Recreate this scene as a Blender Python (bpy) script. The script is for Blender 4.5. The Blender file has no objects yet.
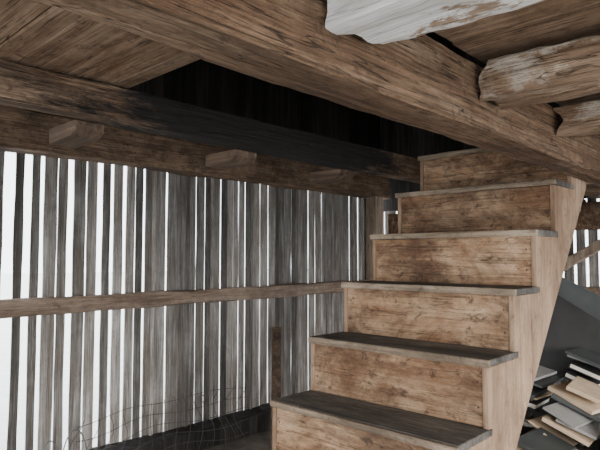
import bpy, bmesh, math, random
from mathutils import Vector, noise, Matrix
S=1.5; EYE=1.58
def P(x,y,z): return Vector((x*S,y*S,z*S+EYE))
sc=bpy.context.scene
# ---------------------------------------------------------------- materials
def wood(name,dark,mid,light,axis='X',patch=None,patch_amt=0.5,var=0.35,rough=0.85,bump=0.25,char=None,fine=0.5,patch_scale=3.0,spots=0.0,grime=0.0,grime_col=(0.06,0.045,0.035),cracks=0.0,patch_rng=(0.44,0.60),blotch=0.0,blotch_col=(0.05,0.035,0.028)):
    m=bpy.data.materials.new(name); m.use_nodes=True
    nt=m.node_tree; N=nt.nodes; L=nt.links
    b=N['Principled BSDF']; b.inputs['Roughness'].default_value=rough
    b.inputs['Specular IOR Level'].default_value=0.2
    tc=N.new('ShaderNodeTexCoord'); geo=N.new('ShaderNodeNewGeometry')
    comb=N.new('ShaderNodeVectorMath'); comb.operation='SCALE'
    comb.inputs[0].default_value=(17.3,9.1,23.7); L.new(geo.outputs['Random Per Island'],comb.inputs['Scale'])
    add=N.new('ShaderNodeVectorMath'); add.operation='ADD'
    L.new(tc.outputs['Object'],add.inputs[0]); L.new(comb.outputs[0],add.inputs[1])
    def mp(along,across):
        k=N.new('ShaderNodeMapping'); s=[across]*3; s['XYZ'.index(axis)]=along
        k.inputs['Scale'].default_value=s; L.new(add.outputs[0],k.inputs['Vector']); return k
    def ns(k,scale,detail=6,dist=0.0,ro=0.6):
        n=N.new('ShaderNodeTexNoise'); n.inputs['Scale'].default_value=scale; n.inputs['Detail'].default_value=detail
        n.inputs['Distortion'].default_value=dist; n.inputs['Roughness'].default_value=ro
        L.new(k.outputs[0],n.inputs['Vector']); return n
    n1=ns(mp(0.7,9),2.0,8,0.4)
    r=N.new('ShaderNodeValToRGB'); L.new(n1.outputs['Fac'],r.inputs['Fac'])
    e=r.color_ramp.elements; e[0].position=0.32; e[0].color=(*dark,1); e[1].position=0.7; e[1].color=(*light,1)
    x=e.new(0.5); x.color=(*mid,1)
    cur=r.outputs['Color']
    def mix(fac,a,bcol,mode='MIX'):
        k=N.new('ShaderNodeMix'); k.data_type='RGBA'; k.blend_type=mode
        if hasattr(fac,'is_linked'): L.new(fac,k.inputs[0])
        else: k.inputs[0].default_value=fac
        L.new(a,k.inputs[6])
        if hasattr(bcol,'is_linked'): L.new(bcol,k.inputs[7])
        else: k.inputs[7].default_value=(*bcol,1)
        return k.outputs[2]
    def mr(v,a,b_,c,d):
        k=N.new('ShaderNodeMapRange'); k.inputs[1].default_value=a;k.inputs[2].default_value=b_
        k.inputs[3].default_value=c;k.inputs[4].default_value=d; L.new(v,k.inputs[0]); return k.outputs[0]
    if patch:
        n2=ns(mp(0.6,1.3),patch_scale,9,0.3,0.75)
        cur=mix(mr(n2.outputs['Fac'],patch_rng[0],patch_rng[1],0,patch_amt),cur,patch)
    n3=ns(mp(1.2,45),2.5,5,0.2)
    cur=mix(fine,cur,mr(n3.outputs['Fac'],0.3,0.62,0.25,1.25),'MULTIPLY')
    if grime:
        n6=ns(mp(0.8,1.2),4.2,12,0.6,0.8)
        cur=mix(mr(n6.outputs['Fac'],0.46,0.62,0,grime),cur,grime_col)
    if blotch:
        n8=ns(mp(0.8,1.5),2.3,12,0.2,0.72)
        cur=mix(mr(n8.outputs['Fac'],0.50,0.62,0,blotch),cur,blotch_col)
    if spots:
        n4=ns(mp(1.0,1.6),14,7,0.8,0.8)
        cur=mix(mr(n4.outputs['Fac'],0.54,0.64,0,spots),cur,(0.03,0.02,0.015))
    if cracks:
        n7=ns(mp(0.5,14),2.2,3,0.3)
        k=N.new('ShaderNodeMath'); k.operation='SUBTRACT'; L.new(n7.outputs['Fac'],k.inputs[0]); k.inputs[1].default_value=0.5
        k2=N.new('ShaderNodeMath'); k2.operation='ABSOLUTE'; L.new(k.outputs[0],k2.inputs[0])
        cur=mix(mr(k2.outputs[0],0.0,0.014,cracks,0),cur,(0.02,0.014,0.01))
    cur=mix(1.0,cur,mr(geo.outputs['Random Per Island'],0,1,1-var,1+var*0.6),'MULTIPLY')
    if char:
        sep=N.new('ShaderNodeSeparateXYZ'); L.new(tc.outputs['Object'],sep.inputs[0])
        c,w=char
        d=N.new('ShaderNodeMath'); d.operation='SUBTRACT'; L.new(sep.outputs['Y'],d.inputs[0]); d.inputs[1].default_value=c
        ab=N.new('ShaderNodeMath'); ab.operation='ABSOLUTE'; L.new(d.outputs[0],ab.inputs[0])
        n5=ns(mp(0.8,3),3,8,0.5,0.75)
        q=N.new('ShaderNodeMath'); q.operation='MULTIPLY_ADD'; L.new(n5.outputs['Fac'],q.inputs[0]); q.inputs[1].default_value=2.4; L.new(ab.outputs[0],q.inputs[2])
        cur=mix(mr(q.outputs[0],w+1.05,w+1.5,0.95,0),cur,(0.014,0.014,0.015))
    L.new(cur,b.inputs['Base Color'])
    bp=N.new('ShaderNodeBump'); bp.inputs['Strength'].default_value=bump; bp.inputs['Distance'].default_value=0.02
    L.new(n3.outputs['Fac'],bp.inputs['Height']); 
    bp2=N.new('ShaderNodeBump'); bp2.inputs['Strength'].default_value=bump; bp2.inputs['Distance'].default_value=0.05
    L.new(n1.outputs['Fac'],bp2.inputs['Height']); L.new(bp.outputs[0],bp2.inputs['Normal']); L.new(bp2.outputs[0],b.inputs['Normal'])
    return m
def plain(name,col,rough=0.6,metal=0.0,amt=0.3):
    m=bpy.data.materials.new(name); m.use_nodes=True; nt=m.node_tree;N=nt.nodes;L=nt.links
    b=N['Principled BSDF']; b.inputs['Roughness'].default_value=rough; b.inputs['Metallic'].default_value=metal
    n=N.new('ShaderNodeTexNoise'); n.inputs['Scale'].default_value=6; n.inputs['Detail'].default_value=8
    tc=N.new('ShaderNodeTexCoord'); L.new(tc.outputs['Object'],n.inputs['Vector'])
    r=N.new('ShaderNodeValToRGB'); e=r.color_ramp.elements
    e[0].position=.3;e[0].color=(*[c*(1-amt) for c in col],1); e[1].position=.7;e[1].color=(*[min(1,c*(1+amt)) for c in col],1)
    L.new(n.outputs['Fac'],r.inputs['Fac']); L.new(r.outputs['Color'],b.inputs['Base Color'])
    return m
M_riser=wood('riser_wood',(0.13,0.066,0.034),(0.26,0.145,0.080),(0.38,0.235,0.14),'X',patch=(0.48,0.335,0.215),patch_amt=0.8,var=0.28,spots=0.75,fine=0.4,grime=0.8,grime_col=(0.09,0.046,0.025),cracks=0.6,blotch=0.8,blotch_col=(0.055,0.03,0.019))
M_side=wood('stringer_wood',(0.19,0.115,0.07),(0.30,0.195,0.125),(0.39,0.27,0.18),'Z',patch=(0.36,0.26,0.18),patch_amt=0.5,var=0.1,fine=0.35,grime=0.65,grime_col=(0.13,0.078,0.048),spots=0.45,blotch=0.5,blotch_col=(0.11,0.066,0.042))
M_tread=wood('tread_wood',(0.045,0.041,0.036),(0.085,0.078,0.069),(0.16,0.147,0.13),'X',patch=(0.23,0.205,0.175),patch_amt=0.75,var=0.15,fine=0.5,rough=0.75,grime=0.6,grime_col=(0.04,0.034,0.028),cracks=0.6,spots=0.3)
M_nose=wood('nosing_wood',(0.18,0.135,0.095),(0.31,0.24,0.175),(0.42,0.34,0.255),'X',var=0.2,grime=0.75,grime_col=(0.08,0.06,0.044),spots=0.5)
M_beam=wood('hewn_beam',(0.12,0.068,0.038),(0.27,0.17,0.105),(0.46,0.33,0.225),'Y',patch=(0.13,0.072,0.04),patch_amt=0.8,var=0.1,bump=0.8,spots=0.6,grime=0.65,grime_col=(0.10,0.056,0.032),cracks=0.95,fine=0.7,blotch=0.5,blotch_col=(0.075,0.043,0.026))
M_beamA=wood('charred_beam',(0.12,0.068,0.04),(0.25,0.155,0.098),(0.37,0.255,0.17),'Y',patch=(0.38,0.275,0.19),patch_amt=0.6,var=0.1,bump=0.8,char=(1.55,0.75),spots=0.6,grime=0.6,cracks=0.8,fine=0.6,blotch=0.5)
M_plate=wood('plate_wood',(0.075,0.046,0.03),(0.165,0.108,0.071),(0.28,0.19,0.13),'Y',patch=(0.33,0.22,0.14),patch_amt=0.65,var=0.2,bump=0.6,spots=0.75,grime=0.7,cracks=0.7,fine=0.6,blotch=0.5)
M_ceil=wood('ceiling_board',(0.16,0.10,0.062),(0.29,0.195,0.13),(0.44,0.325,0.23),'X',patch=(0.42,0.31,0.215),patch_amt=0.6,var=0.5,spots=0.55,grime=0.65,grime_col=(0.115,0.065,0.036),cracks=0.8,fine=0.6,blotch=0.5,blotch_col=(0.12,0.07,0.04))
M_log=wood('hewn_joist',(0.17,0.105,0.066),(0.33,0.225,0.15),(0.52,0.39,0.28),'X',patch=(0.72,0.65,0.56),patch_amt=0.8,var=0.1,bump=0.7,grime=0.6,grime_col=(0.14,0.08,0.047),cracks=0.8,patch_rng=(0.51,0.57))
M_logw=wood('peeled_glare_joist',(0.65,0.62,0.57),(0.93,0.92,0.90),(0.96,0.96,0.95),'X',patch=(0.33,0.215,0.13),patch_amt=0.92,var=0.02,bump=0.6,patch_scale=2.2,fine=0.2,patch_rng=(0.535,0.565),cracks=0.3)  # near-white peeled wood, with daylight glare painted into the colour
M_wall=wood('weathered_siding',(0.14,0.128,0.117),(0.27,0.252,0.234),(0.43,0.408,0.382),'Z',patch=(0.17,0.138,0.112),patch_amt=0.6,var=0.65,bump=0.4,fine=0.65,grime=0.4,grime_col=(0.09,0.075,0.062))
M_girt=wood('girt_wood',(0.12,0.083,0.06),(0.24,0.175,0.13),(0.36,0.285,0.225),'Y',patch=(0.16,0.115,0.085),patch_amt=0.5,bump=0.4,grime=0.5,spots=0.4,blotch=0.3)
M_dark=wood('dark_board',(0.012,0.011,0.010),(0.024,0.021,0.019),(0.045,0.039,0.034),'Z',var=0.6)  # near-black: the unlit loft's darkness put into the colour; sill and crates share it
M_stub=wood('dark_stub',(0.05,0.033,0.023),(0.12,0.08,0.055),(0.21,0.15,0.11),'X',var=0.3,grime=0.6,spots=0.6)  # dark brown wood for the stubs and the leaning plank
M_post=wood('post_wood',(0.2,0.14,0.1),(0.36,0.27,0.2),(0.5,0.4,0.31),'Z',grime=0.4)
# ---------------------------------------------------------------- geometry helpers
def finish(bm,name,mats,parent=None,bevel=0,smooth=False):
    bmesh.ops.recalc_face_normals(bm,faces=bm.faces)
    me=bpy.data.meshes.new(name); bm.to_mesh(me); bm.free()
    o=bpy.data.objects.new(name,me); sc.collection.objects.link(o)
    for m in (mats if isinstance(mats,(list,tuple)) else [mats]): me.materials.append(m)
    if smooth:
        for p in me.polygons: p.use_smooth=True
        me.set_sharp_from_angle(angle=math.radians(32))
    if bevel:
        b=o.modifiers.new('bevel','BEVEL'); b.width=bevel; b.segments=2; b.limit_method='ANGLE'
    if parent: o.parent=parent
    return o
def box(bm,a,b,mi=0,rot=None,jit=0):
    c=(a+b)/2; h=(b-a)/2; vs=[]
    for sx in(-1,1):
        for sy in(-1,1):
            for sz in(-1,1):
                v=Vector((h.x*sx,h.y*sy,h.z*sz))
                if jit: v+=Vector([random.uniform(-jit,jit) for _ in range(3)])
                if rot: v=rot@v
                vs.append(bm.verts.new(c+v))
    for f in((0,1,3,2),(4,6,7,5),(0,4,5,1),(2,3,7,6),(0,2,6,4),(1,5,7,3)):
        fc=bm.faces.new([vs[i] for i in f]); fc.material_index=mi
def prism(bm,pts,x0,x1,mi=0):
    A=[bm.verts.new(P(x0,y,z)) for y,z in pts]; B=[bm.verts.new(P(x1,y,z)) for y,z in pts]
    bm.faces.new(A).material_index=mi; bm.faces.new(B[::-1]).material_index=mi
    n=len(pts)
    for i in range(n): bm.faces.new((A[i],A[(i+1)%n],B[(i+1)%n],B[i])).material_index=mi
def loft(bm,p0,p1,w,h,amp=0.008,step=0.06,seed=0,up=Vector((0,0,1)),mi=0,cham=0.006,nn=5,rag=0.0,end=0.0):
    """hewn timber: rectangular ring with small chamfers, noise-worn faces; rag = extra ragged splinter noise; end = ragged end cut"""
    d=(p1-p0); Ln=d.length; d.normalize(); side=d.cross(up).normalized(); u=side.cross(d).normalized()
    prof=[]
    c=cham; hw,hh=w/2,h/2
    cor=[(hw,-hh),(hw,hh),(-hw,hh),(-hw,-hh)]
    for q in range(4):
        a=Vector(cor[q]); b=Vector(cor[(q+1)%4]); dd=(b-a).normalized()
        a2=a+dd*c; b2=b-dd*c
        for i in range(nn+1): 
            v=a2.lerp(b2,i/nn); prof.append((v.x,v.y))
    m=len(prof); n=max(2,int(Ln/step)); rings=[]
    for i in range(n+1):
        t=i/n; c0=p0.lerp(p1,t); R=[]
        for j in range(m):
            v=c0+side*prof[j][0]+u*prof[j][1]
            q=v*5+Vector((seed*7.1,seed*3.3,0))
            q2=q-d*(q.dot(d))*0.7
            dn=noise.noise(q*0.35)*amp*1.0+noise.noise(q2*2.2)*amp*0.7+noise.noise(q*5)*amp*0.25
            if rag:
                q3=q*4-d*(q.dot(d)*4*0.8); dn+=noise.noise(q3)*rag+noise.noise(q*3+Vector((9,0,0)))*rag*0.5
            v=v+(v-c0).normalized()*dn
            if end and i==0: v+=d*noise.noise(q*4)*end
            R.append(bm.verts.new(v))
        rings.append(R)
    for i in range(n):
        for j in range(m):
            k=(j+1)%m
            bm.faces.new((rings[i][j],rings[i][k],rings[i+1][k],rings[i+1][j])).material_index=mi
    bm.faces.new(rings[0][::-1]).material_index=mi; bm.faces.new(rings[-1]).material_index=mi
def timber(name,p0,p1,w,h,mat,parent=None,**k):
    bm=bmesh.new(); loft(bm,p0,p1,w,h,**k); return finish(bm,name,mat,parent,smooth=True)
random.seed(4)
# ---------------------------------------------------------------- ground + floor
bm=bmesh.new(); box(bm,Vector((-60,-60,-0.4)),Vector((60,60,-0.12)))
finish(bm,'ground',plain('pale_ground',(0.75,0.75,0.74),0.95,amt=0.1))
bm=bmesh.new(); box(bm,P(-2.72,-1.7,-1.12),P(1.6,3.85,-1.0533))
finish(bm,'floor',plain('dirt_floor',(0.15,0.125,0.10),0.95))
# ---------------------------------------------------------------- staircase
st=bpy.data.objects.new('staircase',None); sc.collection.objects.link(st)
XL,XR=-1.0,-0.51; RUN=0.1413; RISE=0.1402
def ny(k): return 0.962+RUN*(k-1)
def nz(k): return -0.3526+RISE*(k-1)
TH=0.016; OV=0.006
bt=bmesh.new(); br=bmesh.new(); bn=bmesh.new()
for k in range(-3,7):
    y=ny(k); z=nz(k); depth=RUN+OV+0.012 if k<6 else 0.12
    box(bt,P(XL-0.006,y+0.010,z-TH),P(XR+0.003,y+depth,z),jit=0.001)
    box(bn,P(XL-0.008,y,z-TH),P(XR+0.005,y+0.0098,z-0.0003),jit=0.002)
    zb=nz(k-1) if k>-3 else -1.0533
    box(br,P(XL+0.012,y+OV,zb+0.0005),P(XR-0.012,y+OV+0.015,z-TH-0.0005),jit=0.001)
finish(bt,'treads',M_tread,st,0.004); finish(bn,'nosings',M_nose,st,0.004); finish(br,'risers',M_riser,st,0.002)
def backy(z): return 1.234+(z+0.4345)*(1.828-1.234)/(0.2336+0.4345)
pts=[]
for k in range(-3,7):
    zb=nz(k-1) -TH if k>-3 else -1.0533
    pts.append((ny(k)+OV-0.003,zb)); pts.append((ny(k)+OV-0.003,nz(k)-TH-0.0003))
pts.append((ny(6)+0.115,nz(6)-TH)); pts.append((backy(0.21)+0.0,0.21)); pts.append((backy(-1.0533),-1.0533))
for nm,a,b in(('stringer_right',XR-0.0118,XR+0.001),('stringer_left',XL,XL+0.0118)):
    bm=bmesh.new(); prism(bm,pts,a,b); finish(bm,nm,M_side,st,0.002)
bm=bmesh.new()
for k in range(-3,7):
    for x in(XL+0.022,XR-0.022):
        for f in(0.25,0.72):
            c=P(x+random.uniform(-.003,.003),ny(k)+OV-0.0003,nz(k)-RISE+0.012+f*(RISE-0.03))
            bmesh.ops.create_cone(bm,cap_ends=True,segments=8,radius1=0.0035,radius2=0.0025,depth=0.002,matrix=Matrix.Translation(c)@Matrix.Rotation(math.radians(90),4,'X'))
finish(bm,'nail_heads',plain('rusty_iron',(0.05,0.03,0.022),0.7,0.5),st)
bm=bmesh.new()
z0,z1=-1.04,0.2
n=9
for i in range(n):
    a=z0+(z1-z0)*i/n; b=z0+(z1-z0)*(i+0.97)/n
    prism(bm,[(backy(a),a),(backy(b),b),(backy(b)-0.012,b),(backy(a)-0.012,a)],XL+0.0142,XR-0.0162)
finish(bm,'soffit_boards',M_plate,st)
# ---------------------------------------------------------------- beams
timber('ceiling_beam',P(-0.463,-1.6,0.280),P(-0.463,3.72,0.280),0.084*S,0.114*S,M_beam,amp=0.007,seed=1,cham=0.006,step=0.04,rag=0.003)
TB=timber('trimmer_beam',P(-1.080,-1.6,0.318),P(-1.080,3.72,0.318),0.055*S,0.074*S,M_beamA,amp=0.006,seed=2,cham=0.004,rag=0.003,step=0.04)
timber('wall_plate_beam',P(-2.56,-1.6,0.552),P(-2.56,3.72,0.552),0.12*S,0.174*S,M_plate,amp=0.012,seed=3,cham=0.010,rag=0.005)
timber('wall_girt',P(-2.585,-1.6,-0.232),P(-2.585,3.62,-0.218),0.05*S,0.078*S,M_girt,amp=0.012,seed=4,cham=0.010,rag=0.006)
timber('sill_timber',P(-2.56,-1.6,-0.995),P(-2.56,3.72,-0.995),0.14*S,0.115*S,M_dark,amp=0.02,seed=5)
timber('corner_post',P(-2.54,3.56,-1.05),P(-2.54,3.56,0.47),0.1*S,0.1*S,M_post,amp=0.008,seed=6,up=Vector((0,1,0)))
for i,(y,w) in enumerate(((0.505,0.065),(0.935,0.075),(1.37,0.075))):
    bm=bmesh.new()
    xs=[(-1.109,0.284),(-1.109,0.266),(-1.130,0.253),(-1.24,0.250),(-1.24,0.284)]
    A=[bm.verts.new(P(x,y,zz)) for x,zz in xs]; B=[bm.verts.new(P(x,y+w,zz)) for x,zz in xs]
    bm.faces.new(A); bm.faces.new(B[::-1])
    for j in range(5): bm.faces.new((A[j],A[(j+1)%5],B[(j+1)%5],B[j]))
    finish(bm,'joist_stub',M_stub,TB,0.004)
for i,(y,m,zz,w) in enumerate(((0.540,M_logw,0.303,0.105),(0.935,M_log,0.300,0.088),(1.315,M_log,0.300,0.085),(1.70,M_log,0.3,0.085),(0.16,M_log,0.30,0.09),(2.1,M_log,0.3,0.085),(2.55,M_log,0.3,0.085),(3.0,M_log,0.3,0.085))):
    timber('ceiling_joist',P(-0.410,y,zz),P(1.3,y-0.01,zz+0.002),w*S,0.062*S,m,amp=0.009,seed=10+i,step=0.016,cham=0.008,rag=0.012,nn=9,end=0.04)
# ---------------------------------------------------------------- ceiling boards
def planks(x0,x1,y0,y1,z,w,th=0.016,gap=0.0016):
    bm=bmesh.new(); y=y0
    while y<y1-0.01:
        ww=min(w*random.uniform(0.75,1.25),y1-y)
        dz=random.uniform(0,0.006)
        box(bm,P(x0,y,z+dz),P(x1,y+ww-gap,z+th+dz),jit=0.003)
        y+=ww
    return bm
finish(planks(-1.12,-0.43,-1.6,0.60,0.357,0.13),'ceiling',M_ceil,None,0.003)
finish(planks(-0.43,1.3,-1.6,3.72,0.349,0.17),'ceiling_right_bay',M_ceil,None,0.003)
finish(planks(-1.0,-0.43,1.80,3.72,0.357,0.15),'ceiling_landing',M_ceil,None,0.003)
# ---------------------------------------------------------------- left wall
bm=bmesh.new()
gaps=[(.905,.050),(.985,.032),(1.047,.020),(1.121,.010),(1.183,.028),(1.26,.008),(1.33,.030),(1.395,.020),(1.467,.024)]
y=-1.6; edges=[]
while y<0.78:
    w=random.uniform(.06,.09); edges.append((y,y+w)); y+=w+random.uniform(.006,.02)
prev=y
for c,g in gaps:
    edges.append((prev,c-g/2)); prev=c+g/2
while prev<3.58:
    w=random.uniform(.036,.075); g=random.choice([.003,.004,.005,.006,.008,.011,.013,.015])
    edges.append((prev,prev+w)); prev+=w+g
for a,b in edges:
    off=random.choice([0,0,0.006])
    tb=-1.05; n=14; ph=random.uniform(0,50); wob=0.005 if a<1.5 else 0.003
    A=[];B=[];C=[];D=[]
    xa=-2.622-off; xb=xa-0.0075
    for i in range(n+1):
        z=tb+(0.66-tb)*i/n
        e1=a+noise.noise(Vector((ph,z*4,0)))*wob; e2=b+noise.noise(Vector((ph,z*4,5)))*wob
        A.append(bm.verts.new(P(xa,e1,z)));B.append(bm.verts.new(P(xa,e2,z)));C.append(bm.verts.new(P(xb,e2,z)));D.append(bm.verts.new(P(xb,e1,z)))
    for i in range(n):
        for p,q in((A,B),(B,C),(C,D),(D,A)): bm.faces.new((p[i],q[i],q[i+1],p[i+1]))
    bm.faces.new((A[0],B[0],C[0],D[0])); bm.faces.new((A[n],B[n],C[n],D[n]))
    if a>1.5 and random.random()<0.25:
        box(bm,P(xa+0.0005+off,b-0.010,tb),P(xa+off+0.010,b+0.008,0.5),jit=0.002)
finish(bm,'wall_left',M_wall)
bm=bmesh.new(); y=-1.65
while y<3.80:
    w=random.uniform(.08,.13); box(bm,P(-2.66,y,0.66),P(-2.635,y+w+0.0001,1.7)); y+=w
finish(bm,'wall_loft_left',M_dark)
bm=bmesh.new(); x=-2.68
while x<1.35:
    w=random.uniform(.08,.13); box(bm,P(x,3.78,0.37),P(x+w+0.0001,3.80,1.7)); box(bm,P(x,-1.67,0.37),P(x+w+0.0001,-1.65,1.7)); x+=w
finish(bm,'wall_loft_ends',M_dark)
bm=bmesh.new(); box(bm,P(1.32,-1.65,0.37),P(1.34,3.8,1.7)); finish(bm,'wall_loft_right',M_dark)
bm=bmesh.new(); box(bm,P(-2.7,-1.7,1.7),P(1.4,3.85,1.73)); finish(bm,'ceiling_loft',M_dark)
# ---------------------------------------------------------------- back wall (slatted)
bm=bmesh.new(); x=-2.62
while x<1.3:
    w=random.uniform(.045,.07); box(bm,P(x,3.73,-1.05),P(x+w,3.742,0.37),jit=0.002); x+=w+random.choice([.006,.010,.014,.018])
finish(bm,'wall_back',M_wall)
BP=timber('back_plate_beam',P(-2.45,3.66,0.25),P(1.3,3.66,0.25),0.1*S,0.17*S,M_beam,amp=0.012,seed=31)
timber('back_wall_girt',P(-2.45,3.69,-0.22),P(1.3,3.69,-0.22),0.05*S,0.08*S,M_girt,amp=0.012,seed=32)
timber('diagonal_brace',P(-1.35,3.62,-0.16),P(-0.75,3.62,0.19),0.05*S,0.06*S,M_post,BP,amp=0.008,seed=33)
# ---------------------------------------------------------------- scrap pile behind the stairs
sp=bpy.data.objects.new('scrap_pile',None); sc.collection.objects.link(sp)
cols=[plain('card_dark',(0.03,0.029,0.028),0.5),plain('card_tan',(0.46,0.34,0.23),0.8),plain('card_grey',(0.26,0.25,0.235),0.6),plain('card_slate',(0.055,0.06,0.058),0.4),plain('card_white',(0.68,0.63,0.55),0.8)]
bm=bmesh.new()
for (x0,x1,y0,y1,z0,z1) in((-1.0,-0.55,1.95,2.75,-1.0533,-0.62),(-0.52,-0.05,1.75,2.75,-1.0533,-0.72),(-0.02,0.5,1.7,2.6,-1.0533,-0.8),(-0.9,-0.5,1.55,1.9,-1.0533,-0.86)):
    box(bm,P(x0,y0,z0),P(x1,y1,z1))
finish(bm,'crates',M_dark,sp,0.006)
def slab(bm,cx,cy,cz,lx,ly,t,rx,ry,rz,mi):
    R=Matrix.Rotation(math.radians(rz),3,'Z')@Matrix.Rotation(math.radians(ry),3,'Y')@Matrix.Rotation(math.radians(rx),3,'X')
    c=P(cx,cy,cz); h=Vector((lx/2,ly/2,t/2))*S
    if mi==9:
        n=R@Vector((0,0,1))
        box(bm,c-Vector((h.x*.96,h.y*.97,h.z*.7)),c+Vector((h.x*.96,h.y*.97,h.z*.7)),4,rot=R)
        for s in(-1,1):
            cc=c+n*h.z*0.85*s; hh=Vector((h.x,h.y,h.z*.14)); box(bm,cc-hh,cc+hh,0,rot=R)
    else: box(bm,c-h,c+h,mi,rot=R)
bm=bmesh.new(); rnd=random.Random(11)
for cx,cy,cz,n,tilt in((-0.86,2.15,-0.60,8,16),(-0.66,2.05,-0.62,9,24),(-0.72,2.45,-0.55,7,20),(-0.46,1.98,-0.70,8,26),(-0.30,1.9,-0.76,7,20),(-0.5,2.4,-0.66,8,18),(-0.72,1.86,-0.78,9,22),(-0.55,1.72,-0.84,9,20),(-0.62,1.62,-0.84,5,12)):
    z=cz
    for i in range(n):
        t=rnd.choice([.008,.010,.014,.022])
        X=cx+rnd.uniform(-.02,.02)+0.008*i; Y=cy+rnd.uniform(-.03,.03); lx=rnd.uniform(.11,.18); ly=rnd.uniform(.16,.26)
        ra=(rnd.uniform(-3,6),tilt+rnd.uniform(-2,2)-i*0.6,rnd.uniform(-14,14))
        mi=9 if t>=.02 and rnd.random()<.5 else rnd.choice([0,3,1,2,1,0,3,2])
        slab(bm,X,Y,z,lx,ly,t,*ra,mi)
        z+=t+0.010
finish(bm,'stacked_panels',cols,sp,0.002)
bm=bmesh.new()
slab(bm,-0.92,2.62,-0.28,0.44,0.012,0.40,-14,28,8,3); slab(bm,-0.80,2.50,-0.36,0.34,0.012,0.3,-18,30,-6,0)
finish(bm,'leaning_sheets',cols,sp,0.003)
# ---------------------------------------------------------------- wire fence roll by the left wall
def wire(bm,pts,r=0.0022,ring=5):
    rings=[]
    for i,p in enumerate(pts):
        d=(pts[min(i+1,len(pts)-1)]-pts[max(i-1,0)]).normalized(); s=d.cross(Vector((0.31,0.2,0.9))).normalized(); u=s.cross(d)
        rings.append([bm.verts.new(p+(s*math.cos(2*math.pi*j/ring)+u*math.sin(2*math.pi*j/ring))*r) for j in range(ring)])
    for i in range(len(pts)-1):
        for j in range(ring): bm.faces.new((rings[i][j],rings[i][(j+1)%ring],rings[i+1][(j+1)%ring],rings[i+1][j]))
bm=bmesh.new()
for i in range(14):
    y=1.10+i*0.07
    wire(bm,[P(-2.33+0.04*math.sin(y*7+k*.7),y+0.02*math.sin(k+i),-1.05+0.36*k/8) for k in range(9)])
for i in range(6):
    z=-1.0+i*0.06
    wire(bm,[P(-2.33+0.04*math.sin((1.08+k*0.05)*7),1.08+k*0.05,z+0.012*math.sin(k*.6+i)) for k in range(20)])
finish(bm,'wire_fence',plain('rusty_wire',(0.06,0.05,0.045),0.7,0.4))
bm=bmesh.new()
for c,r,h in((0.93,0.05,0.34),(1.03,0.06,0.36)):
    wire(bm,[P(-2.2,c+r*math.cos(math.pi*k/16),-1.05+h*math.sin(math.pi*k/16)**0.5 if 0<k<16 else -1.05) for k in range(17)],0.004)
finish(bm,'wire_hoops',plain('grey_wire',(0.1,0.1,0.1),0.6,0.3))
timber('leaning_plank',P(-2.2,2.15,-1.04),P(-2.55,2.5,-0.45),0.09,0.03,M_stub,amp=0.004)
# ---------------------------------------------------------------- world + lights
w=bpy.data.worlds.new('World'); sc.world=w; w.use_nodes=True
bg=w.node_tree.nodes['Background']; bg.inputs[0].default_value=(0.92,0.96,1.0,1); bg.inputs[1].default_value=5.8
sd=bpy.data.lights.new('sun','SUN'); so=bpy.data.objects.new('sun',sd); sc.collection.objects.link(so)
sd.energy=4.2; sd.angle=math.radians(25); sd.color=(1,0.97,0.93)
so.rotation_euler=Vector((-0.80,0.55,-0.22)).to_track_quat('-Z','Y').to_euler()
# ---------------------------------------------------------------- camera
cam=bpy.data.cameras.new('Camera'); co=bpy.data.objects.new('Camera',cam); sc.collection.objects.link(co); sc.camera=co
cam.sensor_width=36; cam.lens=554/600*36; cam.clip_start=0.02
co.location=(0,0,EYE); co.rotation_euler=(math.radians(93.3),0,math.radians(43.2))
